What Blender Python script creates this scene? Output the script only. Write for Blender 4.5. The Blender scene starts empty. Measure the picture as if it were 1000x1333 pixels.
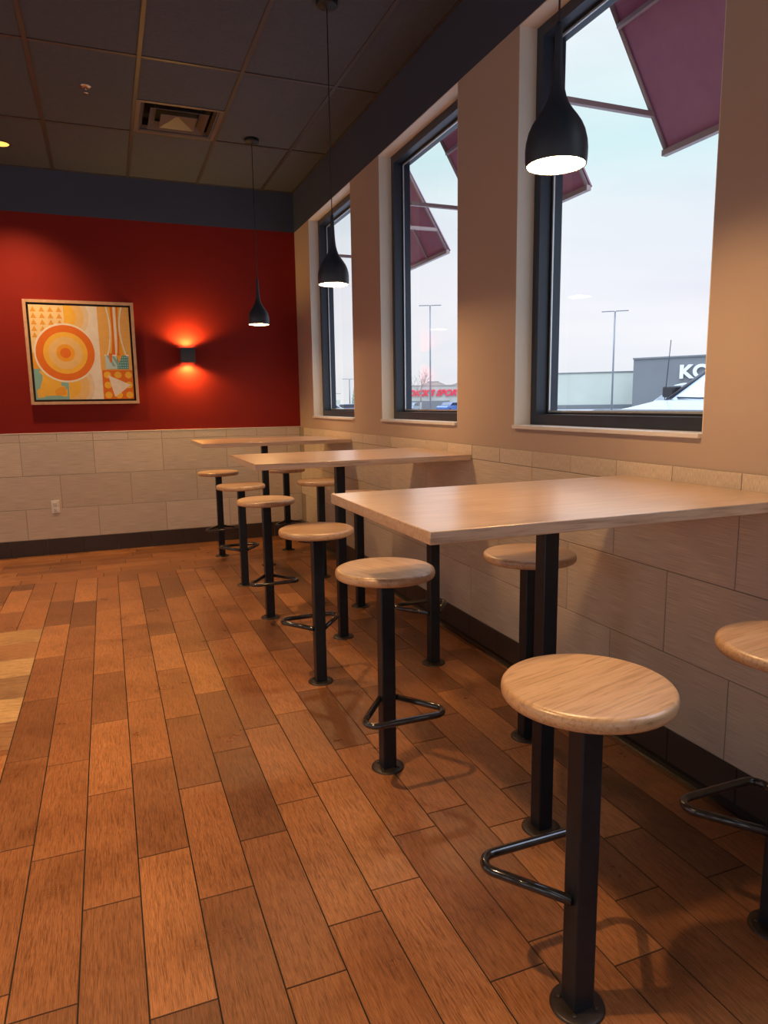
import bpy, bmesh, math, random
from mathutils import Vector, Matrix
random.seed(7)
S = bpy.context.scene
COL = S.collection
PI = math.pi
ZC, ZS, Z1, ZB, ZSILL = 3.408, 3.036, 1.122, 0.151, 1.240
CAM = Vector((-1.8628, -7.0669, 1.3568))

# ------------------------------------------------------------------ materials
def new_mat(name):
    m = bpy.data.materials.new(name); m.use_nodes = True
    nt = m.node_tree; b = nt.nodes['Principled BSDF']
    return m, nt, b
def N(nt, kind, **kw):
    n = nt.nodes.new(kind)
    for k, v in kw.items():
        if k.startswith('i_'): n.inputs[k[2:].replace('_', ' ')].default_value = v
        else: setattr(n, k, v)
    return n
def rgba(c): return (c[0], c[1], c[2], 1)
def ramp(nt, fac, stops):
    r = N(nt, 'ShaderNodeValToRGB'); e = r.color_ramp.elements
    while len(e) < len(stops): e.new(0.5)
    for q, (p, c) in zip(e, stops): q.position = p; q.color = rgba(c)
    nt.links.new(fac, r.inputs['Fac']); return r.outputs['Color']
def coords(nt, kind='Object', scale=(1, 1, 1), rand=False, rot=(0, 0, 0)):
    tc = N(nt, 'ShaderNodeTexCoord'); mp = N(nt, 'ShaderNodeMapping')
    mp.inputs['Scale'].default_value = scale; mp.inputs['Rotation'].default_value = rot
    nt.links.new(tc.outputs[kind], mp.inputs['Vector'])
    if rand:
        oi = N(nt, 'ShaderNodeObjectInfo'); mu = N(nt, 'ShaderNodeMath', operation='MULTIPLY'); mu.inputs[1].default_value = 37.0
        nt.links.new(oi.outputs['Random'], mu.inputs[0])
        cb = N(nt, 'ShaderNodeCombineXYZ')
        for k in range(3): nt.links.new(mu.outputs[0], cb.inputs[k])
        nt.links.new(cb.outputs[0], mp.inputs['Location'])
    return mp.outputs['Vector']
def mixc(nt, mode, fac, a, b):
    m = N(nt, 'ShaderNodeMix', data_type='RGBA', blend_type=mode)
    for sock, v in ((m.inputs[0], fac), (m.inputs[6], a), (m.inputs[7], b)):
        if isinstance(v, (int, float)): sock.default_value = v
        elif isinstance(v, tuple): sock.default_value = rgba(v)
        else: nt.links.new(v, sock)
    return m.outputs[2]
def bump(nt, b, h, strength, dist=0.002):
    bp = N(nt, 'ShaderNodeBump'); bp.inputs['Strength'].default_value = strength; bp.inputs['Distance'].default_value = dist
    nt.links.new(h, bp.inputs['Height']); nt.links.new(bp.outputs[0], b.inputs['Normal'])

def plain(name, c, rough=0.5, metal=0.0, var=0.06, scale=8.0, spec=0.5, bmp=0.0, coat=0.0):
    m, nt, b = new_mat(name)
    n = N(nt, 'ShaderNodeTexNoise'); n.inputs['Scale'].default_value = scale; n.inputs['Detail'].default_value = 4
    nt.links.new(coords(nt), n.inputs['Vector'])
    lo = tuple(x * (1 - var) for x in c); hi = tuple(min(1, x * (1 + var)) for x in c)
    nt.links.new(ramp(nt, n.outputs['Fac'], [(0.3, lo), (0.7, hi)]), b.inputs['Base Color'])
    b.inputs['Roughness'].default_value = rough; b.inputs['Metallic'].default_value = metal
    b.inputs['Specular IOR Level'].default_value = spec; b.inputs['Coat Weight'].default_value = coat
    if bmp: bump(nt, b, n.outputs['Fac'], bmp)
    return m
def emit(name, c, s, rough=0.4):
    m, nt, b = new_mat(name)
    b.inputs['Base Color'].default_value = rgba(tuple(min(1, x) for x in c))
    b.inputs['Emission Color'].default_value = rgba(c); b.inputs['Emission Strength'].default_value = s
    b.inputs['Roughness'].default_value = rough
    return m

M = {}
M['red'] = plain('red_wall_paint', (0.225, 0.0155, 0.0105), 0.6, var=0.03, scale=3, spec=0.15)
M['tan'] = plain('tan_wall_paint', (0.455, 0.362, 0.295), 0.5, var=0.02, scale=3)
M['cream'] = plain('light_cream_reveal', (0.72, 0.66, 0.56), 0.6, var=0.02)  # reveals drawn lighter than the tan wall face
M['band'] = plain('charcoal_band_paint', (0.048, 0.060, 0.094), 0.6, var=0.04, scale=3)
M['ceil'] = plain('charcoal_ceiling_panel', (0.062, 0.073, 0.098), 0.9, var=0.12, scale=60, bmp=0.3)
M['grid'] = plain('dark_ceiling_grid', (0.055, 0.045, 0.048), 0.45, var=0.05)
M['vent'] = plain('dark_vent_metal', (0.13, 0.105, 0.095), 0.4, var=0.08)
M['void'] = plain('vent_throat', (0.01, 0.01, 0.012), 0.9)
M['sill'] = plain('off_white_sill', (0.70, 0.69, 0.68), 0.4, var=0.02)
M['plaster'] = plain('far_room_plaster', (0.45, 0.36, 0.28), 0.8, var=0.03)
M['steel'] = plain('black_powder_coated_steel', (0.009, 0.014, 0.022), 0.4, var=0.3, scale=30, spec=0.4, bmp=0.05)
M['ring'] = plain('worn_black_footrest_tube', (0.045, 0.045, 0.05), 0.18, metal=0.6, var=0.3, scale=25, coat=0.7)
M['plate'] = plain('bronze_floor_flange', (0.040, 0.030, 0.026), 0.4, metal=0.4, var=0.25, scale=40)
M['shade'] = plain('black_lacquer_shade', (0.028, 0.036, 0.052), 0.45, var=0.05)  # black lifted toward blue, reflected daylight put into the colour
M['cord'] = plain('black_cord', (0.012, 0.012, 0.013), 0.6)
M['frame'] = plain('dark_anodised_frame', (0.035, 0.045, 0.065), 0.38, metal=0.25, var=0.05)
M['spacer'] = plain('aluminium_spacer', (0.75, 0.78, 0.80), 0.35, metal=0.5, var=0.03)
M['gasket'] = plain('black_gasket', (0.01, 0.01, 0.011), 0.6)
M['white'] = plain('white_plastic', (0.80, 0.78, 0.72), 0.4, var=0.02)
M['slot'] = plain('socket_slot', (0.05, 0.05, 0.05), 0.6)
M['chrome'] = plain('satin_chrome', (0.55, 0.45, 0.40), 0.25, metal=0.9, var=0.03)
M['black'] = plain('black_gap', (0.008, 0.008, 0.009), 0.6)
M['pframe'] = plain('light_wood_picture_frame', (0.56, 0.36, 0.22), 0.5, var=0.12, scale=20)
M['asphalt'] = plain('parking_lot_asphalt', (0.30, 0.30, 0.31), 0.9, var=0.15, scale=2)
M['concrete'] = plain('kerb_concrete', (0.62, 0.61, 0.58), 0.85, var=0.08, scale=3)
M['dryGrass'] = plain('dry_grass', (0.55, 0.48, 0.30), 0.95, var=0.25, scale=1.5)
M['storewhite'] = plain('pale_store_wall', (0.58, 0.61, 0.53), 0.85, var=0.05, scale=0.3)
M['storegray'] = plain('grey_store_wall', (0.20, 0.215, 0.225), 0.85, var=0.05, scale=0.3)
M['storetan'] = plain('stone_store_wall', (0.50, 0.50, 0.45), 0.85, var=0.12, scale=0.8)
M['storebrown'] = plain('store_brick', (0.42, 0.36, 0.32), 0.85, var=0.1, scale=1)
M['letterwhite'] = plain('white_sign_letters', (0.85, 0.87, 0.90), 0.4, var=0.01)
M['letterred'] = plain('red_sign_letters', (0.85, 0.05, 0.09), 0.4, var=0.02)
M['pole'] = plain('grey_light_pole', (0.24, 0.25, 0.27), 0.5, metal=0.2, var=0.05)
M['bark'] = plain('bare_tree_bark', (0.33, 0.29, 0.26), 0.9, var=0.2)
M['pine'] = plain('evergreen_needles', (0.25, 0.33, 0.26), 0.9, var=0.25, scale=3)
M['carwhite'] = plain('white_car_paint', (0.46, 0.50, 0.54), 0.22, var=0.01, coat=0.6)
M['carblue'] = plain('blue_car_paint', (0.06, 0.15, 0.42), 0.25, var=0.02, coat=0.6)
M['cargrey'] = plain('grey_car_paint', (0.22, 0.26, 0.34), 0.25, var=0.02, coat=0.6)
M['cartan'] = plain('tan_car_paint', (0.45, 0.37, 0.30), 0.3, var=0.02, coat=0.6)
M['carglass'] = plain('dark_car_glass', (0.03, 0.04, 0.06), 0.06, var=0.02, spec=0.8)
M['windshield'] = plain('pale_windshield', (0.36, 0.43, 0.53), 0.08, var=0.02, spec=0.9)
M['tyre'] = plain('tyre_rubber', (0.02, 0.02, 0.02), 0.8)
M['cartrim'] = plain('black_car_trim', (0.015, 0.018, 0.025), 0.4)
M['lampwhite'] = emit('pendant_diffuser_glow', (1.0, 0.58, 0.25), 180)
M['lens'] = emit('downlight_lens_glow', (1.0, 0.50, 0.10), 1.6)
M['sconceglow'] = emit('sconce_lens_glow', (1.0, 0.60, 0.25), 14)

def glass_mat():
    m, nt, b = new_mat('window_glass'); nt.nodes.remove(b)
    out = nt.nodes['Material Output']
    t = N(nt, 'ShaderNodeBsdfTransparent'); t.inputs[0].default_value = (0.93, 0.97, 0.97, 1)
    g = N(nt, 'ShaderNodeBsdfGlossy'); g.inputs['Roughness'].default_value = 0.02
    fr = N(nt, 'ShaderNodeFresnel'); fr.inputs['IOR'].default_value = 1.45
    mx = N(nt, 'ShaderNodeMixShader')
    ge = N(nt, 'ShaderNodeNewGeometry'); mr = N(nt, 'ShaderNodeMapRange')
    mr.inputs['To Min'].default_value = 1.45; mr.inputs['To Max'].default_value = 1 / 1.45
    nt.links.new(ge.outputs['Backfacing'], mr.inputs['Value']); nt.links.new(mr.outputs[0], fr.inputs['IOR'])   # the same reflectance from both sides
    nt.links.new(fr.outputs[0], mx.inputs[0]); nt.links.new(t.outputs[0], mx.inputs[1]); nt.links.new(g.outputs[0], mx.inputs[2])
    nt.links.new(mx.outputs[0], out.inputs[0]); return m
M['glass'] = glass_mat()

def oak(name, light, mid, dark, rough=0.34, coat=0.15, bmp=0.25):
    m, nt, b = new_mat(name)
    v = coords(nt, 'Object', (1.3, 16, 16), rand=True)
    n1 = N(nt, 'ShaderNodeTexNoise'); n1.inputs['Scale'].default_value = 1.6; n1.inputs['Detail'].default_value = 3; n1.inputs['Distortion'].default_value = 1.6
    nt.links.new(v, n1.inputs['Vector'])
    v2 = coords(nt, 'Object', (7, 150, 150), rand=True)
    n2 = N(nt, 'ShaderNodeTexNoise'); n2.inputs['Scale'].default_value = 1.0; n2.inputs['Detail'].default_value = 6; n2.inputs['Roughness'].default_value = 0.7
    nt.links.new(v2, n2.inputs['Vector'])
    c1 = ramp(nt, n1.outputs['Fac'], [(0.28, dark), (0.45, mid), (0.62, light), (0.8, mid)])
    c2 = ramp(nt, n2.outputs['Fac'], [(0.36, (0.60, 0.55, 0.50)), (0.50, (1, 1, 1))])
    # broad cathedral rings
    w = N(nt, 'ShaderNodeTexWave', wave_type='RINGS', rings_direction='Y'); w.inputs['Scale'].default_value = 1.1
    w.inputs['Distortion'].default_value = 3.5; w.inputs['Detail'].default_value = 2; w.inputs['Detail Scale'].default_value = 0.9
    nt.links.new(coords(nt, 'Object', (0.9, 9, 9), rand=True), w.inputs['Vector'])
    c3 = ramp(nt, w.outputs['Fac'], [(0.0, (0.86, 0.83, 0.80)), (0.35, (1, 1, 1))])
    c = mixc(nt, 'MULTIPLY', 0.8, c1, c2); c = mixc(nt, 'MULTIPLY', 0.8, c, c3)
    nt.links.new(c, b.inputs['Base Color'])
    b.inputs['Roughness'].default_value = rough
    b.inputs['Coat Weight'].default_value = coat; b.inputs['Coat Roughness'].default_value = 0.28
    b.inputs['Coat IOR'].default_value = 1.7
    bump(nt, b, n2.outputs['Fac'], bmp, 0.001)
    return m
M['oak'] = oak('oak_laminate_top', (0.66, 0.475, 0.345), (0.60, 0.42, 0.295), (0.55, 0.37, 0.25), 0.3, 1.0, 0.35)
M['oakseat'] = oak('oak_seat', (0.66, 0.43, 0.25), (0.60, 0.375, 0.205), (0.54, 0.325, 0.175), 0.40, 0.5)

def tile_mat(name, lo, hi, vertical=False, rough=0.35):
    m, nt, b = new_mat(name)
    at = N(nt, 'ShaderNodeAttribute', attribute_name='tint')
    sc = (1.6, 95, 1)
    v = coords(nt, 'UV', sc)
    n = N(nt, 'ShaderNodeTexNoise'); n.inputs['Scale'].default_value = 2.2; n.inputs['Detail'].default_value = 5; n.inputs['Roughness'].default_value = 0.6
    nt.links.new(v, n.inputs['Vector'])
    c = ramp(nt, n.outputs['Fac'], [(0.35, lo), (0.65, hi)])
    c = mixc(nt, 'MULTIPLY', 1.0, c, at.outputs['Color'])
    nt.links.new(c, b.inputs['Base Color']); b.inputs['Roughness'].default_value = rough
    bump(nt, b, n.outputs['Fac'], 0.25, 0.001)
    return m
M['tile'] = tile_mat('linen_wall_tile', (0.47, 0.395, 0.31), (0.77, 0.675, 0.55))
M['grout'] = plain('tile_grout', (0.30, 0.25, 0.20), 0.9)
M['basetile'] = tile_mat('dark_base_tile', (0.040, 0.026, 0.022), (0.055, 0.036, 0.030), rough=0.4)

def floor_mat():
    m, nt, b = new_mat('wood_look_floor_tile')
    at = N(nt, 'ShaderNodeAttribute', attribute_name='tint')
    v = coords(nt, 'UV', (4.0, 34, 1))
    n1 = N(nt, 'ShaderNodeTexNoise'); n1.inputs['Scale'].default_value = 1.2; n1.inputs['Detail'].default_value = 5; n1.inputs['Distortion'].default_value = 0.8
    nt.links.new(v, n1.inputs['Vector'])
    v2 = coords(nt, 'UV', (12, 150, 1))
    n2 = N(nt, 'ShaderNodeTexNoise'); n2.inputs['Scale'].default_value = 1.0; n2.inputs['Detail'].default_value = 4; n2.inputs['Distortion'].default_value = 1.2
    nt.links.new(v2, n2.inputs['Vector'])
    v3 = coords(nt, 'Object', (1, 1, 1))
    n3 = N(nt, 'ShaderNodeTexNoise'); n3.inputs['Scale'].default_value = 4.5; n3.inputs['Detail'].default_value = 6; n3.inputs['Roughness'].default_value = 0.6
    nt.links.new(v3, n3.inputs['Vector'])
    c1 = ramp(nt, n1.outputs['Fac'], [(0.30, (0.60, 0.54, 0.50)), (0.5, (1, 1, 1)), (0.75, (1.0, 1.0, 1.0))])
    c2 = ramp(nt, n2.outputs['Fac'], [(0.38, (0.45, 0.40, 0.36)), (0.52, (1, 1, 1)), (0.66, (1.25, 1.25, 1.25))])
    c3 = ramp(nt, n3.outputs['Fac'], [(0.36, (0.55, 0.50, 0.48)), (0.54, (1, 1, 1))])
    c = mixc(nt, 'MULTIPLY', 1.0, at.outputs['Color'], c1)
    c = mixc(nt, 'MULTIPLY', 1.0, c, c2); c = mixc(nt, 'MULTIPLY', 0.5, c, c3)
    nt.links.new(c, b.inputs['Base Color'])
    rr = N(nt, 'ShaderNodeMapRange'); rr.inputs['To Min'].default_value = 0.2; rr.inputs['To Max'].default_value = 0.42
    nt.links.new(n3.outputs['Fac'], rr.inputs['Value']); nt.links.new(rr.outputs[0], b.inputs['Roughness'])
    bump(nt, b, n2.outputs['Fac'], 0.5, 0.0012)
    return m
M['floor'] = floor_mat()
M['floorgrout'] = plain('dark_floor_grout', (0.018, 0.012, 0.009), 0.9)

def awning_mat():
    m, nt, b = new_mat('hazed_burgundy_awning_canvas')
    n = N(nt, 'ShaderNodeTexNoise'); n.inputs['Scale'].default_value = 14; n.inputs['Detail'].default_value = 6
    nt.links.new(coords(nt), n.inputs['Vector'])
    c = ramp(nt, n.outputs['Fac'], [(0.3, (0.47, 0.24, 0.34)), (0.7, (0.53, 0.28, 0.38))])  # canvas colour lightened to include the haze of reflections in the glass
    nt.links.new(c, b.inputs['Base Color']); b.inputs['Roughness'].default_value = 0.8
    tr = N(nt, 'ShaderNodeBsdfTranslucent'); tr.inputs[0].default_value = (0.34, 0.13, 0.20, 1)
    mx = N(nt, 'ShaderNodeMixShader'); mx.inputs[0].default_value = 0.35
    out = nt.nodes['Material Output']
    nt.links.new(b.outputs[0], mx.inputs[1]); nt.links.new(tr.outputs[0], mx.inputs[2]); nt.links.new(mx.outputs[0], out.inputs[0])
    return m
M['awning'] = awning_mat()
M['awnframe'] = plain('awning_aluminium_tube', (0.42, 0.30, 0.29), 0.4, metal=0.2, var=0.04)
M['stucco'] = plain('exterior_wall', (0.45, 0.40, 0.34), 0.9, var=0.05)

# ------------------------------------------------------------------ geometry helpers
class MB:
    def __init__(s): s.bm = bmesh.new(); s.mi = 0
    def _set(s, faces, smooth=False):
        for f in faces: f.material_index = s.mi; f.smooth = smooth
    def box(s, x0, x1, y0, y1, z0, z1, bev=0.0, seg=2):
        vs = [s.bm.verts.new((x, y, z)) for x in (x0, x1) for y in (y0, y1) for z in (z0, z1)]
        F = [(0, 1, 3, 2), (4, 6, 7, 5), (0, 4, 5, 1), (2, 3, 7, 6), (0, 2, 6, 4), (1, 5, 7, 3)]
        fs = [s.bm.faces.new([vs[i] for i in f]) for f in F]; s._set(fs)
        if bev > 0:
            es = list({e for f in fs for e in f.edges})
            r = bmesh.ops.bevel(s.bm, geom=es, offset=bev, segments=seg, affect='EDGES', profile=0.5)
            s._set(r['faces'], True)
            for f in r['faces']: f.material_index = s.mi
        return s
    def quad(s, *p):
        f = s.bm.faces.new([s.bm.verts.new(q) for q in p]); s._set([f]); return s
    def poly(s, pts): return s.quad(*pts)
    def prism(s, pts, ax, a0, a1, bev=0.0):
        """2-D outline extruded along axis ax (0,1,2) from a0 to a1"""
        def P(p, a):
            q = [0, 0, 0]; o = [k for k in range(3) if k != ax]; q[o[0]], q[o[1]] = p; q[ax] = a; return q
        A = [s.bm.verts.new(P(p, a0)) for p in pts]; B = [s.bm.verts.new(P(p, a1)) for p in pts]
        n = len(pts); fs = [s.bm.faces.new(A), s.bm.faces.new(B[::-1])]
        for i in range(n): fs.append(s.bm.faces.new((A[i], B[i], B[(i + 1) % n], A[(i + 1) % n])))
        s._set(fs)
        if bev:
            es = list({e for f in fs for e in f.edges})
            r = bmesh.ops.bevel(s.bm, geom=es, offset=bev, segments=2, affect='EDGES', profile=0.5); s._set(r['faces'], True)
        return s
    def lathe(s, prof, seg=32, o=(0, 0, 0), cap0=False, cap1=False):
        rings = []
        for r, z in prof:
            rings.append([s.bm.verts.new((o[0] + r * math.cos(2 * PI * k / seg), o[1] + r * math.sin(2 * PI * k / seg), o[2] + z)) for k in range(seg)])
        fs = []
        for a, b in zip(rings, rings[1:]):
            for k in range(seg): fs.append(s.bm.faces.new((a[k], a[(k + 1) % seg], b[(k + 1) % seg], b[k])))
        s._set(fs, True)
        if cap0: s._set([s.bm.faces.new(rings[0][::-1])])
        if cap1: s._set([s.bm.faces.new(rings[-1])])
        return s
    def tube(s, pts, r, seg=10, closed=False, r1=None):
        pts = [Vector(p) for p in pts]; n = len(pts); rings = []
        up = Vector((0, 0, 1))
        for i, p in enumerate(pts):
            a = pts[(i - 1) % n] if (closed or i > 0) else p
            b = pts[(i + 1) % n] if (closed or i < n - 1) else p
            t = (b - a).normalized()
            u = t.cross(up)
            if u.length < 1e-3: u = t.cross(Vector((1, 0, 0)))
            u.normalize(); w = u.cross(t)
            rr = r if r1 is None else r + (r1 - r) * i / (n - 1)
            rings.append([s.bm.verts.new(p + (u * math.cos(2 * PI * k / seg) + w * math.sin(2 * PI * k / seg)) * rr) for k in range(seg)])
        prs = list(zip(rings, rings[1:])) + ([(rings[-1], rings[0])] if closed else [])
        fs = []
        for a, b in prs:
            for k in range(seg): fs.append(s.bm.faces.new((a[k], a[(k + 1) % seg], b[(k + 1) % seg], b[k])))
        s._set(fs, True)
        if not closed: s._set([s.bm.faces.new(rings[0][::-1]), s.bm.faces.new(rings[-1])])
        return s
    def build(s, name, mats, parent=None, loc=(0, 0, 0), rot=(0, 0, 0), fix=True):
        if fix: bmesh.ops.recalc_face_normals(s.bm, faces=s.bm.faces)
        me = bpy.data.meshes.new(name); s.bm.to_mesh(me); s.bm.free()
        for m in (mats if isinstance(mats, (list, tuple)) else [mats]): me.materials.append(m)
        o = bpy.data.objects.new(name, me); COL.objects.link(o)
        o.location = loc; o.rotation_euler = rot
        if parent: o.parent = parent
        return o

def empty(name, loc=(0, 0, 0), rz=0):
    o = bpy.data.objects.new(name, None); COL.objects.link(o); o.location = loc; o.rotation_euler = (0, 0, rz); o.empty_display_size = 0.1
    return o
def tag(o, label, cat, group=None, kind=None):
    o['label'] = label; o['category'] = cat
    if group: o['group'] = group
    if kind: o['kind'] = kind
    return o
def struct(o): o['kind'] = 'structure'; return o
def copy_tree(o, parent=None):
    c = o.copy(); COL.objects.link(c); c.parent = parent
    for ch in list(o.children): copy_tree(ch, c)
    return c
def arc(cx, cy, r, a0, a1, n=8):
    return [(cx + r * math.cos(a0 + (a1 - a0) * k / n), cy + r * math.sin(a0 + (a1 - a0) * k / n)) for k in range(n + 1)]

class Tiles:
    """many tiles in one mesh, each with its own tint and texture offset"""
    def __init__(s): s.v = []; s.f = []; s.uv = []; s.c = []
    def add(s, P, du, dv, n, a0, a1, b0, b1, tint, gap=0.0019, depth=0.003):
        """tile spanning a0..a1 along du, b0..b1 along dv from point P; n outward"""
        a0 += gap; a1 -= gap; b0 += gap; b1 -= gap
        if a1 - a0 < 0.004 or b1 - b0 < 0.004: return
        ou, ov = random.uniform(0, 50), random.uniform(0, 50)
        top = [P + du * a + dv * b for a, b in ((a0, b0), (a1, b0), (a1, b1), (a0, b1))]
        e = 0.0010
        inn = [P + du * a + dv * b for a, b in ((a0 + e, b0 + e), (a1 - e, b0 + e), (a1 - e, b1 - e), (a0 + e, b1 - e))]
        i = len(s.v)
        s.v += [tuple(q) for q in inn] + [tuple(q - n * 0.0008) for q in top] + [tuple(q - n * depth) for q in top]
        uvs = [(a0 + ou, b0 + ov), (a1 + ou, b0 + ov), (a1 + ou, b1 + ov), (a0 + ou, b1 + ov)]
        s.f.append((i, i + 1, i + 2, i + 3)); s.uv += uvs; s.c += [tint] * 4
        for lay in (0, 4):
            for k in range(4):
                k2 = (k + 1) % 4
                s.f.append((i + lay + k, i + lay + 4 + k, i + lay + 4 + k2, i + lay + k2)); s.uv += [uvs[k], uvs[k], uvs[k2], uvs[k2]]; s.c += [tint] * 4
    def build(s, name, m, parent=None):
        me = bpy.data.meshes.new(name); me.from_pydata(s.v, [], s.f)
        uv = me.uv_layers.new(name='UVMap'); ca = me.color_attributes.new(name='tint', type='FLOAT_COLOR', domain='CORNER')
        uv.data.foreach_set('uv', [x for p in s.uv for x in p])
        ca.data.foreach_set('color', [x for c in s.c for x in (c[0], c[1], c[2], 1.0)])
        me.materials.append(m); o = bpy.data.objects.new(name, me); COL.objects.link(o)
        if parent: o.parent = parent
        return o

# ------------------------------------------------------------------ room shell
XL, YF = -6.5, -10.6
fl = struct(MB().box(XL, 0.0, YF, 0.0, -0.14, -0.0025).build('floor', M['floorgrout']))
T = Tiles(); W, L = 0.151, 0.605
X, Y, Zv = Vector((1, 0, 0)), Vector((0, 1, 0)), Vector((0, 0, 1))
def plank_tint():
    t = random.random()
    a, b_, c_ = (0.205, 0.086, 0.037), (0.355, 0.145, 0.056), (0.470, 0.205, 0.080)
    if t < 0.5: q = t * 2; base = [a[i] + (b_[i] - a[i]) * q for i in range(3)]
    else: q = t * 2 - 1; base = [b_[i] + (c_[i] - b_[i]) * q for i in range(3)]
    return tuple(base)
known = {14: -4.19, 13: -4.885, 12: -3.96, 11: -4.39, 10: -4.04, 9: -3.82, 6: -5.80, 4: -5.27, 3: -5.09, 2: -5.46, 1: -5.72}
YT = -1.14
PY0, PY1, PX = -4.07, -2.39, -2.32
for k in range(-2, 42):
    xa = -0.206 - W * k; xb = xa + W
    xa2, xb2 = max(xa, XL), min(xb, 0.0)
    if xb2 - xa2 < 0.01: continue
    j = known.get(k, -random.uniform(3, 3.6)); y = j - L * 12
    while y < YT:
        y0, y1 = max(y, YF), min(y + L, YT)
        segs = [(y0, y1)]
        if xb2 <= PX + 0.01 and xb2 > -3.9:
            segs = [(a, b) for a, b in ((y0, min(y1, PY0)), (max(y0, PY1), y1)) if b - a > 0.01]
        t = plank_tint()
        for a, b in segs:
            if b - a > 0.01: T.add(Vector((0, 0, 0)), Y, X * -1, Zv, a, b, -xb2, -xa2, t)
        y += L
k = 0; y = YT
while y < -0.01:                                       # border courses along the red wall
    x = XL - random.uniform(0, L)
    while x < 0:
        a, b = max(x, XL), min(x + L, 0)
        if b - a > 0.01: T.add(Vector((0, 0, 0)), X, Y, Zv, a, b, y, min(y + W, -0.002), plank_tint())
        x += L
    y += W
pt = [(0.46, 0.27, 0.115), (0.40, 0.20, 0.09), (0.56, 0.36, 0.17), (0.34, 0.20, 0.10), (0.58, 0.38, 0.18), (0.36, 0.19, 0.09)]
ys = [-2.39, -2.66, -2.94, -3.22, -3.51, -3.79, -4.07]
for i in range(6):
    x = PX
    while x > -3.85:
        w = 0.6 if x > -3.2 else 0.6
        T.add(Vector((0, 0, 0)), X, Y, Zv, x - w, x, ys[i + 1], ys[i], pt[(i + (0 if x == PX else 2)) % 6]); x -= w
T.build('floor_tile', M['floor'], fl)

ceil_mb = MB(); VX, VY, VH = -1.228, -1.451, 0.25
ceil_mb.box(XL, VX - VH, YF, 0.2, ZC, ZC + 0.06); ceil_mb.box(VX + VH, 0.205, YF, 0.2, ZC, ZC + 0.06)
ceil_mb.box(VX - VH, VX + VH, YF, VY - VH, ZC, ZC + 0.06); ceil_mb.box(VX - VH, VX + VH, VY + VH, 0.2, ZC, ZC + 0.06)
ce = struct(ceil_mb.build('ceiling', M['ceil']))
g = MB(); GX, GY, G = -0.314, -1.146, 0.6096
for i in range(-1, 11):
    x = GX - G * i
    if i >= 0: g.box(x - 0.012, x + 0.012, YF, 0, ZC - 0.005, ZC + 0.001)
y = GY
while y > YF:
    g.box(XL, 0, y - 0.012, y + 0.012, ZC - 0.0053, ZC + 0.001); y -= 2 * G
g.box(XL, 0, -0.02, 0, ZC - 0.0056, ZC + 0.001); g.box(-0.02, 0, YF, 0, ZC - 0.0056, ZC + 0.001)
g.build('ceiling_grid', M['grid'], ce)

wb = struct(MB().box(XL, 0.205, 0.0, 0.2, -0.14, ZS).build('wall_back', M['red']))
struct(MB().box(XL, 0.0, -0.002, 0.2, ZS, ZC).build('trim_1', M['band']))
LW = [(-9.9, -8.1), (-7.7, -5.9), (-5.5, -3.7), (-3.3, -1.5)]; FW = [(-5.9, -4.1), (-3.7, -1.9), (-1.5, -0.3)]  # openings for the added daylight windows, out of view
def pierced(name, spans, lo, hi, f):
    m = MB(); f(m, lo, hi, -0.14, 0.55); f(m, lo, hi, 3.05, ZC); c = lo
    for a, b in spans: f(m, c, a, 0.55, 3.05); c = b
    f(m, c, hi, 0.55, 3.05); return struct(m.build(name, M['plaster']))
pierced('wall_left', LW, YF, 0.2, lambda m, a, b, z0, z1: m.box(XL - 0.2, XL, a, b, z0, z1))
pierced('wall_front', FW, XL, 0.205, lambda m, a, b, z0, z1: m.box(a, b, YF - 0.2, YF, z0, z1))

WL = [-0.5151, -2.3166, -4.0918, -5.87, -7.65, -9.25]; WR = [-1.7109, -3.4942, -5.2702, -7.05, -8.83, -10.4]
NW = 5
m = MB()
m.box(0, 0.205, YF, 0, -0.14, ZSILL - 0.004)
ed = [0.0]
for i in range(NW): ed += [WL[i], WR[i]]
ed.append(YF)
for i in range(0, len(ed), 2): m.box(0, 0.205, ed[i + 1], ed[i], ZSILL - 0.004, ZS)
wr_ = struct(m.build('wall_right', M['tan']))
struct(MB().box(-0.002, 0.205, YF, 0.0, ZS, ZC).build('trim_2', M['band']))

# wainscot tiles
def tj():
    q = random.uniform(0.90, 1.06); w = random.uniform(-0.015, 0.015)
    return (q + w, q, q - w)
T = Tiles(); zr = [1.046, 0.740, 0.434, 0.128]
P0 = Vector((0, -0.012, 0))
for r in range(3):
    x = -2.6063 + 0.613 * 5 + (0.3065 if r % 2 else 0)
    while x > XL:
        T.add(P0, X, Zv, Y * -1, max(x - 0.613, XL), min(x, -0.012), max(zr[r + 1], ZB), zr[r], tj()); x -= 0.613
x = -2.6063 + 0.3065 * 9
while x > XL:
    a, b = max(x - 0.3065, XL), min(x, -0.012)
    T.add(P0, Zv, X, Y * -1, 1.046, Z1, a, b, tj()); x -= 0.3065
ws = 0.2935; P1 = Vector((-0.012, 0, 0))
for r in range(3):
    y = -3.1002 + ws * 11 + (0 if r % 2 else -ws)
    while y > YF:
        a, b = max(y - 2 * ws, YF), min(y, -0.012)
        T.add(P1, Y, Zv, X * -1, a, b, max(zr[r + 1], ZB), zr[r], tj()); y -= 2 * ws
y = -3.1002 + ws * 10
while y > YF:
    a, b = max(y - ws, YF), min(y, -0.012)
    T.add(P1, Zv, Y, X * -1, 1.046, Z1, a, b, tj()); y -= ws
T.build('wainscot_tile', M['tile'], wb)
gb = MB(); gb.box(XL, 0, -0.0095, 0.0, 0.0, Z1 - 0.001); gb.box(-0.0095, 0, YF, 0, 0, Z1 - 0.001); gb.build('grout_bed', M['grout'], wb)
struct(MB().box(XL, -0.003, -0.014, -0.002, Z1, Z1 + 0.008, 0.002).build('trim_3', M['cream']))
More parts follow.
